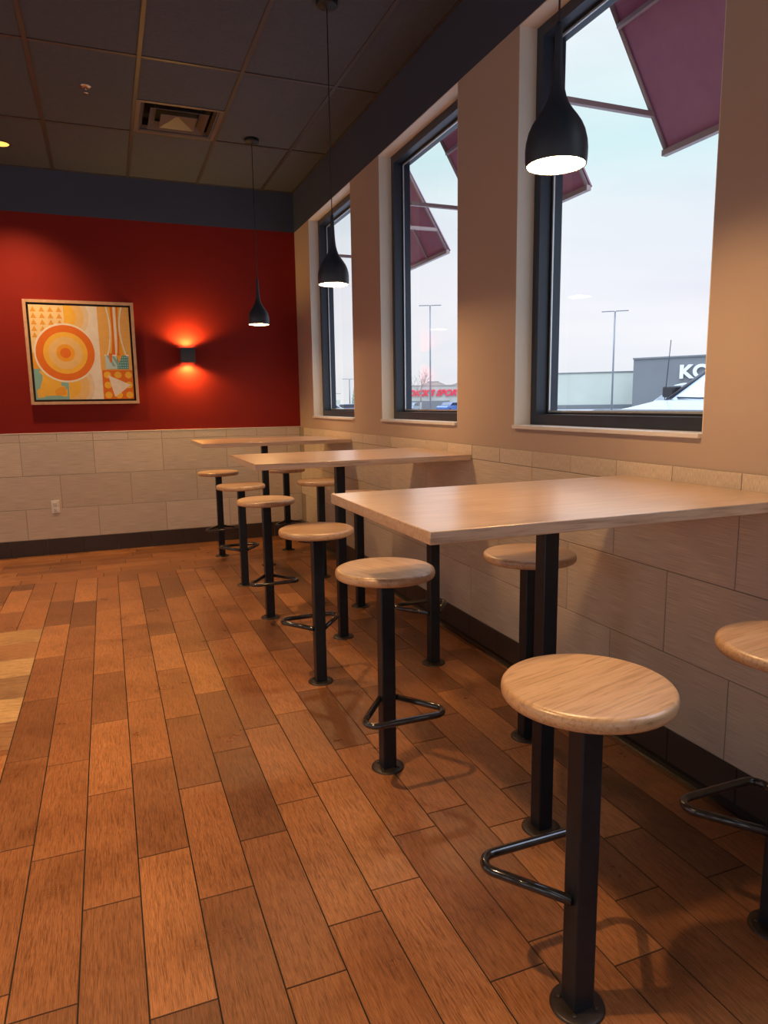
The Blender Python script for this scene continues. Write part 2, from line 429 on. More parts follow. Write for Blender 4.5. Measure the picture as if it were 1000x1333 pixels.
T = Tiles()
x = -0.012
while x > XL:
    T.add(Vector((0, -0.016, 0)), X, Zv, Y * -1, max(x - 0.305, XL), x, 0.0, ZB, tj(), depth=0.006); x -= 0.305
bb = struct(T.build('baseboard_back', M['basetile']))
T = Tiles(); y = -0.016
while y > YF:
    T.add(Vector((-0.016, 0, 0)), Y, Zv, X * -1, max(y - 0.305, YF), y, 0.0, ZB, tj(), depth=0.006); y -= 0.305
br = struct(T.build('baseboard_right', M['basetile']))
MB().prism([(-0.016, 0.028), (-0.018, 0.014), (-0.026, 0.004), (-0.034, 0.0), (-0.010, 0.0), (-0.010, 0.028)], 1, YF, -0.016).build('cove', M['basetile'], br)

# ------------------------------------------------------------------ windows
def rect_ring(mb, x0, x1, y0, y1, z0, z1, w, wz=None):
    wz = wz or w
    mb.box(x0, x1, y0, y1, z0, z0 + wz); mb.box(x0, x1, y0, y1, z1 - wz, z1)
    mb.box(x0, x1, y0, y0 + w, z0 + wz, z1 - wz); mb.box(x0, x1, y1 - w, y1, z0 + wz, z1 - wz)
for i in range(NW):
    y1, y0 = WL[i], WR[i]; w = struct(empty('window_%d' % (i + 1), (0.1, (y0 + y1) / 2, ZSILL)))
    def bl(mb, name, mt):
        o = mb.build(name, mt); o.parent = w; o.matrix_parent_inverse = Matrix.Translation(-Vector(w.location)); return o
    a = MB(); e = 0.004
    a.box(0.0005, 0.15, y0, y0 + e, ZSILL, ZS); a.box(0.0005, 0.15, y1 - e, y1, ZSILL, ZS); a.box(0.0005, 0.15, y0 + e, y1 - e, ZS - e, ZS)
    bl(a, 'reveal', M['cream'])
    y0 += e; y1 -= e; zt = ZS - e
    a = MB(); rect_ring(a, 0.092, 0.150, y0, y1, ZSILL, zt, 0.050); rect_ring(a, 0.152, 0.208, y0, y1, ZSILL, zt, 0.060); bl(a, 'window_frame', M['frame'])
    a = MB(); rect_ring(a, 0.1500, 0.1519, y0 + 0.04, y1 - 0.04, ZSILL + 0.04, zt - 0.04, 0.014); bl(a, 'gasket', M['gasket'])
    a = MB(); rect_ring(a, 0.153, 0.160, y0 + 0.05, y1 - 0.05, ZSILL + 0.05, zt - 0.05, 0.0185, 0.0185); bl(a, 'glazing_spacer', M['spacer'])
    a = MB(); a.quad((0.1525, y0 + 0.045, ZSILL + 0.045), (0.1525, y1 - 0.045, ZSILL + 0.045), (0.1525, y1 - 0.045, zt - 0.045), (0.1525, y0 + 0.045, zt - 0.045))
    bl(a, 'pane', M['glass'])
    a = MB(); a.box(-0.016, 0.093, y0 + 0.001, y1 - 0.001, ZSILL - 0.018, ZSILL, 0.003); bl(a, 'window_sill', M['sill'])

nwin = NW  # unseen windows, added to let daylight in from the left and from behind
for spans, side in ((LW, 0), (FW, 1)):
    for a_, b_ in spans:
        nwin += 1; w = struct(empty('window_%d' % nwin))
        p = lambda m, u0, u1, d0, d1, z0, z1: (m.box(XL - d1, XL - d0, u0, u1, z0, z1) if side == 0 else m.box(u0, u1, YF - d1, YF - d0, z0, z1))
        m = MB(); p(m, a_, b_, 0.06, 0.12, 0.55, 0.61); p(m, a_, b_, 0.06, 0.12, 2.99, 3.05); p(m, a_, a_ + 0.05, 0.06, 0.12, 0.61, 2.99); p(m, b_ - 0.05, b_, 0.06, 0.12, 0.61, 2.99)
        m.build('window_frame', M['frame'], w)
        m = MB()
        if side == 0: m.quad((XL - 0.09, a_, 0.58), (XL - 0.09, b_, 0.58), (XL - 0.09, b_, 3.02), (XL - 0.09, a_, 3.02))
        else: m.quad((a_, YF - 0.09, 0.58), (b_, YF - 0.09, 0.58), (b_, YF - 0.09, 3.02), (a_, YF - 0.09, 3.02))
        m.build('pane', M['glass'], w)

# awnings outside, one over each window
def awning(i, label):
    r = tag(empty('awning', (0.205, (WL[i] + WR[i]) / 2, 2.56)), label, 'awning', 'burgundy awnings over the windows')
    cy = (WL[i] + WR[i]) / 2; yf = WL[i] - 0.063 - cy; yn = WR[i] - 0.079 - cy
    ox, sl, top = 0.612, 1.628, 0.612 * 1.628
    m = MB()
    m.prism([(ox, 0.0), (0.0, top), (0.0, top + 0.012), (ox + 0.008, 0.006)], 1, yn, yf)
    m.build('awning_canvas', M['awning'], r)
    t = 0.014
    for yy in (yn + t, yf - t):
        m = MB(); m.tube([(ox - 0.012, yy, 0.0), (0.012, yy, top - 0.03)], t, 4); m.build('side_rail', M['awnframe'], r)
        m = MB(); m.box(0.0, ox - 0.11, yy - 0.012, yy + 0.012, 0.148, 0.172); m.build('strut', M['awnframe'], r)
    m = MB(); m.box(ox - 0.03, ox, yn, yf, -0.016, 0.012); m.build('front_rail', M['awnframe'], r)
    m = MB(); m.box(0.0, 0.025, yn, yf, top - 0.06, top - 0.03); m.build('wall_rail', M['awnframe'], r)
    for q in (0.30,):
        yy = yn + (yf - yn) * q
        m = MB(); m.tube([(ox - 0.022, yy, 0.0), (0.012, yy, top - 0.045)], 0.010, 4); m.build('rafter', M['awnframe'], r)
    m = MB(); m.box(ox - 0.345, ox - 0.325, yn + 0.02, yf - 0.02, 0.500, 0.520); m.build('purlin', M['awnframe'], r)
awning(0, 'burgundy canvas awning outside the farthest window, nearest the red wall')
awning(1, 'burgundy canvas awning outside the middle window')
awning(2, 'large burgundy canvas awning outside the closest window, cut by the photo top edge')

# ------------------------------------------------------------------ bar stools and tables
def make_stool():
    r = empty('bar_stool')
    m = MB(); m.lathe([(0.002, 0.007), (0.040, 0.007), (0.057, 0.006), (0.061, 0.004), (0.062, 0.0)], 32, cap0=True)
    for k in range(4): m.lathe([(0.006, 0.007), (0.006, 0.011), (0.003, 0.012)], 8, (0.042 * math.cos(PI / 4 + k * PI / 2), 0.042 * math.sin(PI / 4 + k * PI / 2), -0.001), cap1=True)
    m.build('floor_flange', M['plate'], r)
    m = MB(); m.box(-0.0263, 0.0263, -0.0263, 0.0263, 0.005, 0.735, 0.004); m.build('post', M['steel'], r)
    m = MB(); m.box(-0.08, 0.08, -0.08, 0.08, 0.731, 0.739, 0.002); m.build('seat_plate', M['steel'], r)
    m = MB(); R = 0.180
    prof = [(0.002, 0.739), (R - 0.020, 0.739), (R - 0.010, 0.739), (R - 0.004, 0.741), (R - 0.001, 0.745), (R, 0.751), (R, 0.758), (R - 0.0015, 0.7635), (R - 0.0045, 0.7675), (R - 0.009, 0.7700), (R - 0.015, 0.771), (R - 0.020, 0.771), (0.002, 0.771)]
    m.lathe(prof, 56, cap0=True, cap1=True); m.build('seat', M['oakseat'], r)
    # footrest: rounded triangle, apex welded to the post, long bar ahead of it
    rr = 0.040; cx, cy = 0.103, 0.164
    path = [(-0.027, -0.006)]
    path += arc(-cx, cy, rr, PI + 0.65, PI / 2, 9)
    path += arc(cx, cy, rr, PI / 2, -0.65, 9)
    path += [(0.027, -0.006)]
    m = MB(); m.tube([(x, y, 0.274) for x, y in path], 0.0115, 12); m.build('footrest', M['ring'], r)
    return r
proto = make_stool()
SY = [-5.93, -4.79, -3.90, -2.76, -1.875, -0.745]
tn = ['closest', 'closest', 'middle', 'middle', 'farthest', 'farthest']
lab = {
 (0, 0): 'large foreground bar stool with round oak seat, on the aisle side before the closest table',
 (0, 1): 'bar stool with round oak seat behind the closest table, on the aisle side',
 (0, 2): 'bar stool with round oak seat in front of the middle table, on the aisle side',
 (0, 3): 'bar stool with round oak seat behind the middle table, on the aisle side',
 (0, 4): 'bar stool with round oak seat before the farthest table, on the aisle side',
 (0, 5): 'bar stool behind the farthest table on the aisle side, in front of the red wall',
 (1, 0): 'bar stool before the closest table, by the window wall, cut by the right photo edge',
 (1, 1): 'bar stool by the window wall, oak seat seen behind the post of the closest table',
 (1, 2): 'bar stool by the window wall before the middle table, seat hidden by closest tabletop',
 (1, 3): 'bar stool by the window wall behind the middle table, only its black post showing',
 (1, 4): 'bar stool by the window wall before the farthest table, left of middle table post',
 (1, 5): 'bar stool in the corner by the window wall, behind the farthest table',
}
first = True
for row, x in ((0, -0.967), (1, -0.350)):
    for k in range(6):
        o = proto if first else copy_tree(proto); first = False
        o.location = (x + {(0, 0): 0.005, (1, 0): 0.003, (1, 1): -0.008}.get((row, k), 0), SY[k], 0); o.rotation_euler = (0, 0, 0 if k % 2 == 0 else PI)
        tag(o, lab[(row, k)], 'stool', 'round-seated bar stools along the windows')
        for ch in o.children:
            if ch.name.startswith('seat') and not ch.name.startswith('seat_plate'):
                ch.rotation_euler = (0, 0, [0.25, 1.9, -0.5, 0.9, 2.6, 0.3, 0.15, 2.8, 1.2, 0.4, -0.8, 1.5][row * 6 + k])
def make_table():
    r = empty('high_table')
    m = MB(); m.box(-0.550, 0.641, -0.376, 0.376, 1.037, 1.068, 0.0025, 2); m.build('tabletop', M['oak'], r)
    m = MB(); m.box(-0.0255, 0.0255, -0.0255, 0.0255, 0.005, 1.028, 0.004); m.build('post', M['steel'], r)
    m = MB(); m.box(-0.13, 0.13, -0.13, 0.13, 1.028, 1.037, 0.001); m.build('mounting_plate', M['steel'], r)
    m = MB(); m.lathe([(0.002, 0.007), (0.040, 0.007), (0.057, 0.006), (0.061, 0.004), (0.062, 0.0)], 32, cap0=True); m.build('floor_flange', M['plate'], r)
    return r
tb = make_table()
tl = ['long oak-topped high table closest to the camera, on one black post',
      'oak-topped high table in the middle of the three',
      'oak-topped high table farthest away, nearest the red wall']
for k, y in enumerate((-5.335, -3.312, -1.285)):
    o = tb if k == 0 else copy_tree(tb)
    if k == 0:
        for ch in o.children:
            if ch.name.startswith('tabletop'): ch.location.y = 0.037     # this top sits a little off its post
    else:
        for ch in o.children:
            if ch.name.startswith('tabletop'): ch.location.y = 0.0
    o.location = (-0.655, y, 0); tag(o, tl[k], 'table', 'high tables along the window wall')

# ------------------------------------------------------------------ pendant lamps
def make_pendant():
    r = empty('pendant_lamp')
    H = ZC - 2.0
    m = MB(); m.lathe([(0.002, 0.0), (0.056, 0.0), (0.056, -0.018), (0.050, -0.024), (0.012, -0.026), (0.008, -0.036)], 32, (0, 0, H), cap0=True, cap1=True); m.build('canopy', M['cord'], r)
    m = MB(); m.tube([(0, 0, H - 0.03), (0, 0, 0.36)], 0.0028, 8); m.build('cord', M['cord'], r)
    prof = [(0.0825, 0.0), (0.0845, 0.015), (0.0850, 0.040), (0.0830, 0.062), (0.0770, 0.086), (0.0680, 0.106), (0.0560, 0.124), (0.0430, 0.141), (0.0320, 0.158), (0.0240, 0.178), (0.0185, 0.200), (0.0150, 0.226), (0.0125, 0.262), (0.0110, 0.305), (0.0095, 0.345), (0.0070, 0.362), (0.0030, 0.366)]
    inner = [(0.079, 0.012), (0.0815, 0.0)]
    m = MB(); m.lathe(prof, 48, cap1=True); m.lathe([(0.0825, 0.0), (0.0795, 0.0), (0.0793, 0.022)], 48)
    m.build('lamp_shade', M['shade'], r)
    m = MB(); m.lathe([(0.0790, 0.0012), (0.0785, 0.0205)], 48); m.build('shade_liner', M['white'], r)
    m = MB(); m.lathe([(0.0783, 0.0200), (0.060, 0.0185), (0.030, 0.0175), (0.001, 0.017)], 48); m.build('diffuser', M['lampwhite'], r)
    return r
pd = make_pendant()
pl = ['black teardrop pendant lamp closest to the camera, hanging before the near window',
      'black teardrop pendant lamp in the middle, hanging over the middle table',
      'small black teardrop pendant lamp farthest away, hanging before the red wall']
for k, y in enumerate((-5.335, -3.290, -1.274)):
    o = pd if k == 0 else copy_tree(pd)
    o.location = (-0.655, y, 1.998); tag(o, pl[k], 'lamp', 'teardrop pendant lamps over the tables')

# ------------------------------------------------------------------ downlights, sprinkler, vent
def spot(name, loc, e, col, size, blend, parent, r=0.05, rot=(0, 0, 0)):
    l = bpy.data.lights.new(name, 'SPOT'); l.energy = e; l.color = col; l.spot_size = size; l.spot_blend = blend; l.shadow_soft_size = r
    o = bpy.data.objects.new(name, l); COL.objects.link(o); o.location = loc; o.rotation_euler = rot; o.parent = parent
    return o
DLS = []
def make_downlight():
    r = empty('downlight')
    m = MB(); m.lathe([(0.082, 0.0), (0.082, -0.004), (0.070, -0.006), (0.066, -0.002), (0.066, 0.0)], 40); m.build('trim_ring', M['grid'], r)
    m = MB(); m.lathe([(0.066, -0.002), (0.001, -0.002)], 40); m.build('lens', M['lens'], r)
    DLS.append(spot('lamp', (0, 0, -0.02), DL_E, (1.0, 0.60, 0.28), 1.6, 1.0, r))
    return r
DL_E = 320
dl = make_downlight(); first = True
for x in (-2.49, -4.93):
    for y in (-0.54, -2.98, -5.42, -7.86):
        o = dl if first else copy_tree(dl)
        o.location = (x, y, ZC)
        tag(o, 'round recessed ceiling light glowing yellow at the left edge, near the red wall' if first else 'round recessed ceiling light in the dark ceiling, outside the photo', 'ceiling light', 'recessed ceiling lights')
        first = False

r = tag(empty('fire_sprinkler', (-1.837, -1.828, ZC)), 'small chrome fire sprinkler head on a dark ceiling panel', 'sprinkler')
m = MB(); m.lathe([(0.036, 0.0), (0.034, -0.006), (0.020, -0.010), (0.010, -0.010)], 24, cap1=True); m.build('escutcheon', M['chrome'], r)
m = MB(); m.tube([(0, 0, -0.008), (0, 0, -0.022)], 0.006, 10); m.tube([(0.008, 0, -0.020), (0.012, 0, -0.030), (0.003, 0, -0.040)], 0.002, 6); m.tube([(-0.008, 0, -0.020), (-0.012, 0, -0.030), (-0.003, 0, -0.040)], 0.002, 6)
m.box(-0.009, 0.009, -0.003, 0.003, -0.023, -0.018); m.build('sprinkler_body', M['chrome'], r)
m = MB(); m.lathe([(0.001, -0.040), (0.015, -0.041), (0.016, -0.043), (0.001, -0.044)], 16); m.build('deflector', M['chrome'], r)

r = tag(empty('ceiling_vent', (-1.228, -1.451, ZC)), 'square stepped air vent set into the dark ceiling', 'vent')
hx = 0.293
def sq_ring(m, h0, z0, h1, z1):
    a = [(-h0, -h0, z0), (h0, -h0, z0), (h0, h0, z0), (-h0, h0, z0)]; b = [(-h1, -h1, z1), (h1, -h1, z1), (h1, h1, z1), (-h1, h1, z1)]
    for k in range(4): m.quad(a[k], a[(k + 1) % 4], b[(k + 1) % 4], b[k])
m = MB(); sq_ring(m, hx, -0.001, hx, -0.006); sq_ring(m, hx, -0.006, 0.268, -0.007); sq_ring(m, 0.268, -0.007, 0.236, 0.028); m.build('vent_frame', M['vent'], r)
m = MB(); m.box(-0.249, 0.249, -0.249, 0.249, 0.075, 0.085)
for k in (-1, 1): m.box(min(k * 0.249, k * 0.241), max(k * 0.249, k * 0.241), -0.249, 0.249, 0.02, 0.075); m.box(-0.241, 0.241, min(k * 0.249, k * 0.241), max(k * 0.249, k * 0.241), 0.02, 0.075)
m.build('throat', M['void'], r)
m = MB(); sq_ring(m, 0.198, -0.012, 0.150, 0.034); sq_ring(m, 0.198, -0.012, 0.201, -0.009); m.build('vent_cone', M['vent'], r)
h = 0.122
m = MB(); sq_ring(m, h, -0.018, h + 0.004, -0.014)
for k in range(4):
    c = [(-h, -h, -0.018), (h, -h, -0.018), (h, h, -0.018), (-h, h, -0.018)]
    m.quad(c[k], c[(k + 1) % 4], (0, 0, 0.030))
m.build('vent_centre', M['vent'], r)

# the fixture beside the red wall is dimmer than the rest of its row
DLS[0].data = DLS[0].data.copy(); DLS[0].data.energy = 190; DLS[0].data.spot_size = 1.75

# ------------------------------------------------------------------ sconce, outlet
r = tag(empty('wall_sconce', (-1.100, 0, 1.83)), 'small black box wall light glowing up and down on the red wall', 'wall light')
m = MB(); m.box(-0.066, 0.066, -0.106, -0.100, -0.068, 0.068, 0.002); m.box(-0.066, -0.060, -0.100, -0.001, -0.068, 0.068); m.box(0.060, 0.066, -0.100, -0.001, -0.068, 0.068); m.box(-0.06, 0.06, -0.012, -0.001, -0.06, 0.06)
m.build('sconce_body', M['shade'], r)
for s in (-1, 1):
    m = MB(); m.quad((-0.055, -0.094, 0.058 * s), (0.055, -0.094, 0.058 * s), (0.055, -0.016, 0.058 * s), (-0.055, -0.016, 0.058 * s)); m.build('lens', M['sconceglow'], r)
    spot('lamp', (0, -0.070, 0.068 * s), 26, (1.0, 0.55, 0.12), 2.75, 0.5, r, 0.025, (0 if s < 0 else PI, 0, 0))

r = tag(empty('wall_outlet', (-2.358, -0.0125, 0.448)), 'white electrical outlet on the pale tiles below the artwork', 'outlet')
m = MB(); m.box(-0.036, 0.036, -0.006, 0.0, -0.058, 0.058, 0.002); m.build('cover_plate', M['white'], r)
for s in (-1, 1):
    m = MB(); m.box(-0.017, 0.017, -0.009, -0.005, s * 0.026 - 0.016, s * 0.026 + 0.016, 0.003)
    o = m.build('socket', M['white'], r)
    m = MB()
    for dx in (-0.007, 0.007): m.box(dx - 0.0014, dx + 0.0014, -0.0096, -0.008, s * 0.026 - 0.002, s * 0.026 + 0.008)
    m.box(-0.003, 0.003, -0.0096, -0.008, s * 0.026 - 0.011, s * 0.026 - 0.006)
    m.build('slot', M['slot'], o)

# ------------------------------------------------------------------ framed artwork
r = tag(empty('framed_artwork', (-2.021, 0, 1.842)), 'framed abstract print of orange and yellow circles, cup and triangle on the red wall', 'artwork')
HF = 0.459
m = MB(); rect = lambda mm, h0, h1, y0, y1: (mm.box(-h0, h0, y0, y1, -h0, -h1, 0.001), mm.box(-h0, h0, y0, y1, h1, h0, 0.001), mm.box(-h0, -h1, y0, y1, -h1, h1, 0.001), mm.box(h1, h0, y0, y1, -h1, h1, 0.001))
rect(m, HF, HF - 0.026, -0.042, -0.002); m.build('picture_frame', M['pframe'], r)
m = MB(); m.box(-HF + 0.026, HF - 0.026, -0.014, -0.003, -HF + 0.026, HF - 0.026); m.build('shadow_gap', M['black'], r)
ART = {'cream': (0.80, 0.62, 0.32), 'tri': (0.70, 0.34, 0.04), 'or': (0.78, 0.36, 0.02), 'yel': (0.82, 0.48, 0.05), 'red': (0.72, 0.17, 0.008), 'tan': (0.76, 0.52, 0.20), 'white': (0.80, 0.76, 0.66), 'pale': (0.74, 0.62, 0.42), 'teal': (0.22, 0.46, 0.44), 'ltblue': (0.50, 0.68, 0.70), 'pan': (0.78, 0.45, 0.11), 'dteal': (0.08, 0.32, 0.33), 'grey': (0.66, 0.63, 0.58), 'dot': (0.84, 0.50, 0.04)}
names = list(ART); am = [plain('print_' + n, ART[n], 0.6, var=0.04, scale=20) for n in names]
CS = (HF - 0.044) * 2; layer = [0]
m = MB(); m.mi = names.index('cream'); m.box(-CS / 2, CS / 2, -0.034, -0.014, -CS / 2, CS / 2)
def clip(pts, box):
    def cut(pts, f, inter):
        out = []
        for i in range(len(pts)):
            a, b = pts[i - 1], pts[i]
            if f(b):
                if not f(a): out.append(inter(a, b))
                out.append(b)
            elif f(a): out.append(inter(a, b))
        return out
    u0, u1, v0, v1 = box
    def iu(c): return lambda a, b: (c, a[1] + (b[1] - a[1]) * (c - a[0]) / (b[0] - a[0]))
    def iv(c): return lambda a, b: (a[0] + (b[0] - a[0]) * (c - a[1]) / (b[1] - a[1]), c)
    for f, it in ((lambda p: p[0] >= u0, iu(u0)), (lambda p: p[0] <= u1, iu(u1)), (lambda p: p[1] >= v0, iv(v0)), (lambda p: p[1] <= v1, iv(v1))):
        if len(pts) < 3: return []
        pts = cut(pts, f, it)
    return pts
def shape(col, pts, box=(0, 1, 0, 1)):
    pts = clip(list(pts), box)
    if len(pts) < 3: return
    layer[0] += 1; y = -0.0341 - layer[0] * 0.00002
    m.mi = names.index(col)
    q = [((u - 0.5) * CS, y, (v - 0.5) * CS) for u, v in pts]
    ar = sum(pts[i - 1][0] * pts[i][1] - pts[i][0] * pts[i - 1][1] for i in range(len(pts)))
    m.poly(q if ar > 0 else q[::-1])
def circ(col, u, v, ru, rv=None, box=(0, 1, 0, 1), n=48):
    rv = rv or ru; shape(col, [(u + ru * math.cos(2 * PI * k / n), v + rv * math.sin(2 * PI * k / n)) for k in range(n)], box)
def rc(col, u0, v0, u1, v1): shape(col, [(u0, v0), (u1, v0), (u1, v1), (u0, v1)])
rc('white', 0.33, 0, 0.68, 1)
for rr, c in ((0.30, 'white'), (0.25, 'pale'), (0.20, 'tan'), (0.125, 'yel')): circ(c, 0.335, 0.885, rr, rr * 1.05, (0.335, 0.67, 0.6, 1))
for rr, c in ((0.30, 'white'), (0.26, 'pale'), (0.21, 'tan'), (0.125, 'yel')): circ(c, 0.335, 0.145, rr, rr * 1.05, (0.335, 0.67, 0, 0.4))
for i in range(5):
    for j in range(4):
        u = 0.012 + 0.084 * j; v = 0.929 - 0.0665 * i - (0.001 * i)
        shape('tri', [(u, v), (u + 0.058, v), (u + 0.029, v + 0.054)])
rc('or', 0, 0.33, 0.12, 0.50)
rc('teal', 0, 0, 0.333, 0.327)
blob = [(0.333, 0.35), (0.333, 0.20), (0.262, 0.185), (0.255, 0.15), (0.285, 0.145), (0.292, 0.115), (0.318, 0.105), (0.312, 0.035), (0.285, 0.03), (0.24, 0.045), (0.10, 0.04), (0.08, 0.025), (0.02, 0.02), (0.015, 0.10), (0.05, 0.125), (0.06, 0.17), (0.075, 0.20), (0.082, 0.26), (0.05, 0.30), (0.12, 0.35)]
shape('yel', blob)
shape('or', [(0.30, 0.14), (0.30, 0.05), (0.20, 0.04), (0.19, 0.10), (0.24, 0.13)])
for rr, c in ((0.312, 'white'), (0.293, 'red'), (0.220, 'yel'), (0.170, 'tan'), (0.092, 'or'), (0.054, 'red')): circ(c, 0.328, 0.499, rr, rr * 1.01)
rc('pan', 0.675, 0.318, 1, 1)
for i in range(7): rc('tan', 0.675, 0.36 + i * 0.095, 1, 0.363 + i * 0.095)
def stripe(col, L0, L1):
    shape(col, [(a, v) for a, v in L0] + [(a, v) for a, v in L1[::-1]])
vs = [1.0, 0.92, 0.83, 0.74, 0.65, 0.56, 0.478]
A = [0.768, 0.782, 0.792, 0.796, 0.790, 0.776, 0.752]; B = [0.805, 0.808, 0.811, 0.812, 0.808, 0.801, 0.790]
C_ = [0.838, 0.838, 0.838, 0.838, 0.838, 0.838, 0.838]; D = [0.866, 0.866, 0.866, 0.866, 0.864, 0.860, 0.852]
E_ = [0.886, 0.880, 0.876, 0.876, 0.884, 0.900, 0.918]; F = [0.925, 0.905, 0.893, 0.893, 0.903, 0.922, 0.945]
def off(l, d): return [(a + d, v) for a, v in zip(l, vs)]
def prs(l0, l1, d0=0, d1=0): return [(a + d0, v) for a, v in zip(l0, vs)], [(a + d1, v) for a, v in zip(l1, vs)]
for c, l0, l1, d0, d1 in (('yel', A, F, 0, 0), ('white', A, A, -0.008, 0.008), ('red', B, C_, 0.002, -0.006), ('white', C_, D, -0.002, -0.004), ('red', D, E_, 0.002, 0.0), ('or', D, E_, 0.02, 0.004), ('white', F, F, -0.008, 0.008)):
    a, b = prs(l0, l1, d0, d1)
    for k in range(6): shape(c, [a[k], b[k], b[k + 1], a[k + 1]])
rc('ltblue', 0.725, 0.330, 0.965, 0.478)
rc('dteal', 0.845, 0.330, 0.965, 0.478)
for i in range(5):
    for j in range(5): circ('ltblue', 0.86 + i * 0.023, 0.345 + j * 0.028, 0.006, n=8)
for a in ((0.74, 0.478, 0.80, 0.36), (0.79, 0.478, 0.85, 0.36)): shape('teal', [(a[0], a[1]), (a[0] + 0.025, a[1]), (a[2] + 0.03, a[3]), (a[2], a[3])])
shape('red', [(0.765, 0.50), (0.80, 0.50), (0.795, 0.41), (0.772, 0.40)]); shape('red', [(0.845, 0.50), (0.885, 0.50), (0.868, 0.41)]); shape('or', [(0.845, 0.478), (0.90, 0.478), (0.862, 0.39)])
rc('white', 0.718, 0.470, 0.735, 0.488); rc('white', 0.800, 0.470, 0.842, 0.486); rc('white', 0.945, 0.470, 0.972, 0.488)
rc('red', 0.682, 0, 1, 0.318)
for u in (0.735, 0.845, 0.955):
    for v in (0.265, 0.154, 0.044): circ('dot', u, v, 0.037, n=24)
shape('white', [(0.742, 0.262), (0.975, 0.155), (0.800, 0.022)])
random.seed(3)
for k in range(26):
    a, b = random.random(), random.random()
    if a + b > 1: a, b = 1 - a, 1 - b
    u = 0.742 + a * 0.233 + b * 0.058; v = 0.262 - a * 0.107 - b * 0.240
    circ('pan', u, v, 0.0028, n=6)
m.build('print', am, r, fix=False)

# ------------------------------------------------------------------ outside
ground = struct(MB().box(0.30, 260, -160, 260, -0.35, -0.15).build('ground', M['asphalt']))
def wpos(az, d, z=-0.15): a = math.radians(az); return Vector((CAM.x + d * math.sin(a), CAM.y + d * math.cos(a), z))
tag(MB().box(0, 34, -1.0, 1.0, 0, 0.18, 0.03).build('grass_verge', M['dryGrass'], None, (20, 100, -0.15), (0, 0, math.radians(-25.5))), 'strip of dry grass at the far edge of the parking lot', 'grass', None, 'stuff')

def text(body, size, depth, mat_, parent, loc, rot, shear=0.0, bold=0.0, sx=1.0):
    c = bpy.data.curves.new('sign_letters', 'FONT'); c.body = body; c.size = size; c.extrude = depth; c.shear = shear; c.offset = bold
    tmp = bpy.data.objects.new('tmp', c); COL.objects.link(tmp); bpy.context.view_layer.update()
    me = bpy.data.meshes.new_from_object(tmp.evaluated_get(bpy.context.evaluated_depsgraph_get())); bpy.data.objects.remove(tmp)
    me.materials.clear(); me.materials.append(mat_); o = bpy.data.objects.new('sign_letters', me); COL.objects.link(o); o.parent = parent; o.location = loc; o.rotation_euler = rot; o.scale = (sx, 1, 1)
    return o
def store(name, p0, p1, h, depth, label, wall):
    """box store whose front runs from p0 (left) to p1 (right) as seen from the restaurant"""
    d = p1 - p0; ln = d.length; ang = math.atan2(d.y, d.x)
    r = tag(empty(name, (p0.x, p0.y, -0.15), ang), label, 'building')
    # local: x along the front, +y away from the viewer
    MB().box(0, ln, 0, depth, 0, h).build('wall', wall, r)
    return r, ln
r, ln = store('store_building', Vector((62.0, 95.2, 0)), Vector((76.2, 81.9, 0)), 5.74, 30, 'long pale flat-roofed store building across the parking lot, left of the grey store', M['storewhite'])
MB().box(-0.1, ln, -0.1, 0.3, 5.72, 5.9).build('parapet', M['storegray'], r)
MB().box(0, ln, -0.05, 0.0, 0.0, 0.7).build('wall_base', M['storegray'], r)
r, ln = store('store_building', Vector((70.3, 76.0, 0)), Vector((82.5, 56.0, 0)), 7.25, 25, 'dark grey store building with large white K O letters, across the parking lot', M['storegray'])
MB().box(-0.1, ln, -0.15, 0.3, 7.2, 7.42).build('parapet', M['storegray'], r)
MB().box(5.5, 14, -0.12, 0.0, 0.0, 3.2).build('entrance_glazing', M['carglass'], r)
SIGN = text('KO', 2.5, 0.12, M['letterwhite'], r, (6.45, -0.2, 4.35), (PI / 2, 0, 0), bold=0.10, sx=1.1)
r, ln = store('sporting_store', Vector((41.5, 104.9, 0)), Vector((57.0, 97.5, 0)), 4.22, 30, 'low stone store building with red sign letters, seen through the middle window', M['storetan'])
MB().box(-0.1, ln, -0.1, 0.3, 4.2, 4.35).build('parapet', M['storebrown'], r)
MB().box(8.2, 10.2, 2, 4, 4.3, 5.0).build('rooftop_unit', M['storegray'], r)
m = MB(); m.prism([(7.0, 4.3), (8.3, 4.85), (10.3, 4.85), (11.6, 4.3)], 1, 1.0, 3.0); m.build('gable', M['storebrown'], r)
m = MB(); m.prism([(12.2, 4.3), (14.0, 4.95), (15.8, 4.3)], 1, 1.0, 3.0); m.build('gable', M['storebrown'], r)
MB().box(1, 12, -0.1, 0, 0.1, 1.7).build('shop_window', M['storegray'], r)
text("DICK'S SPORT", 1.4, 0.08, M['letterred'], r, (5.0, -0.15, 2.55), (PI / 2, 0, 0), shear=0.35, bold=0.05, sx=1.02)

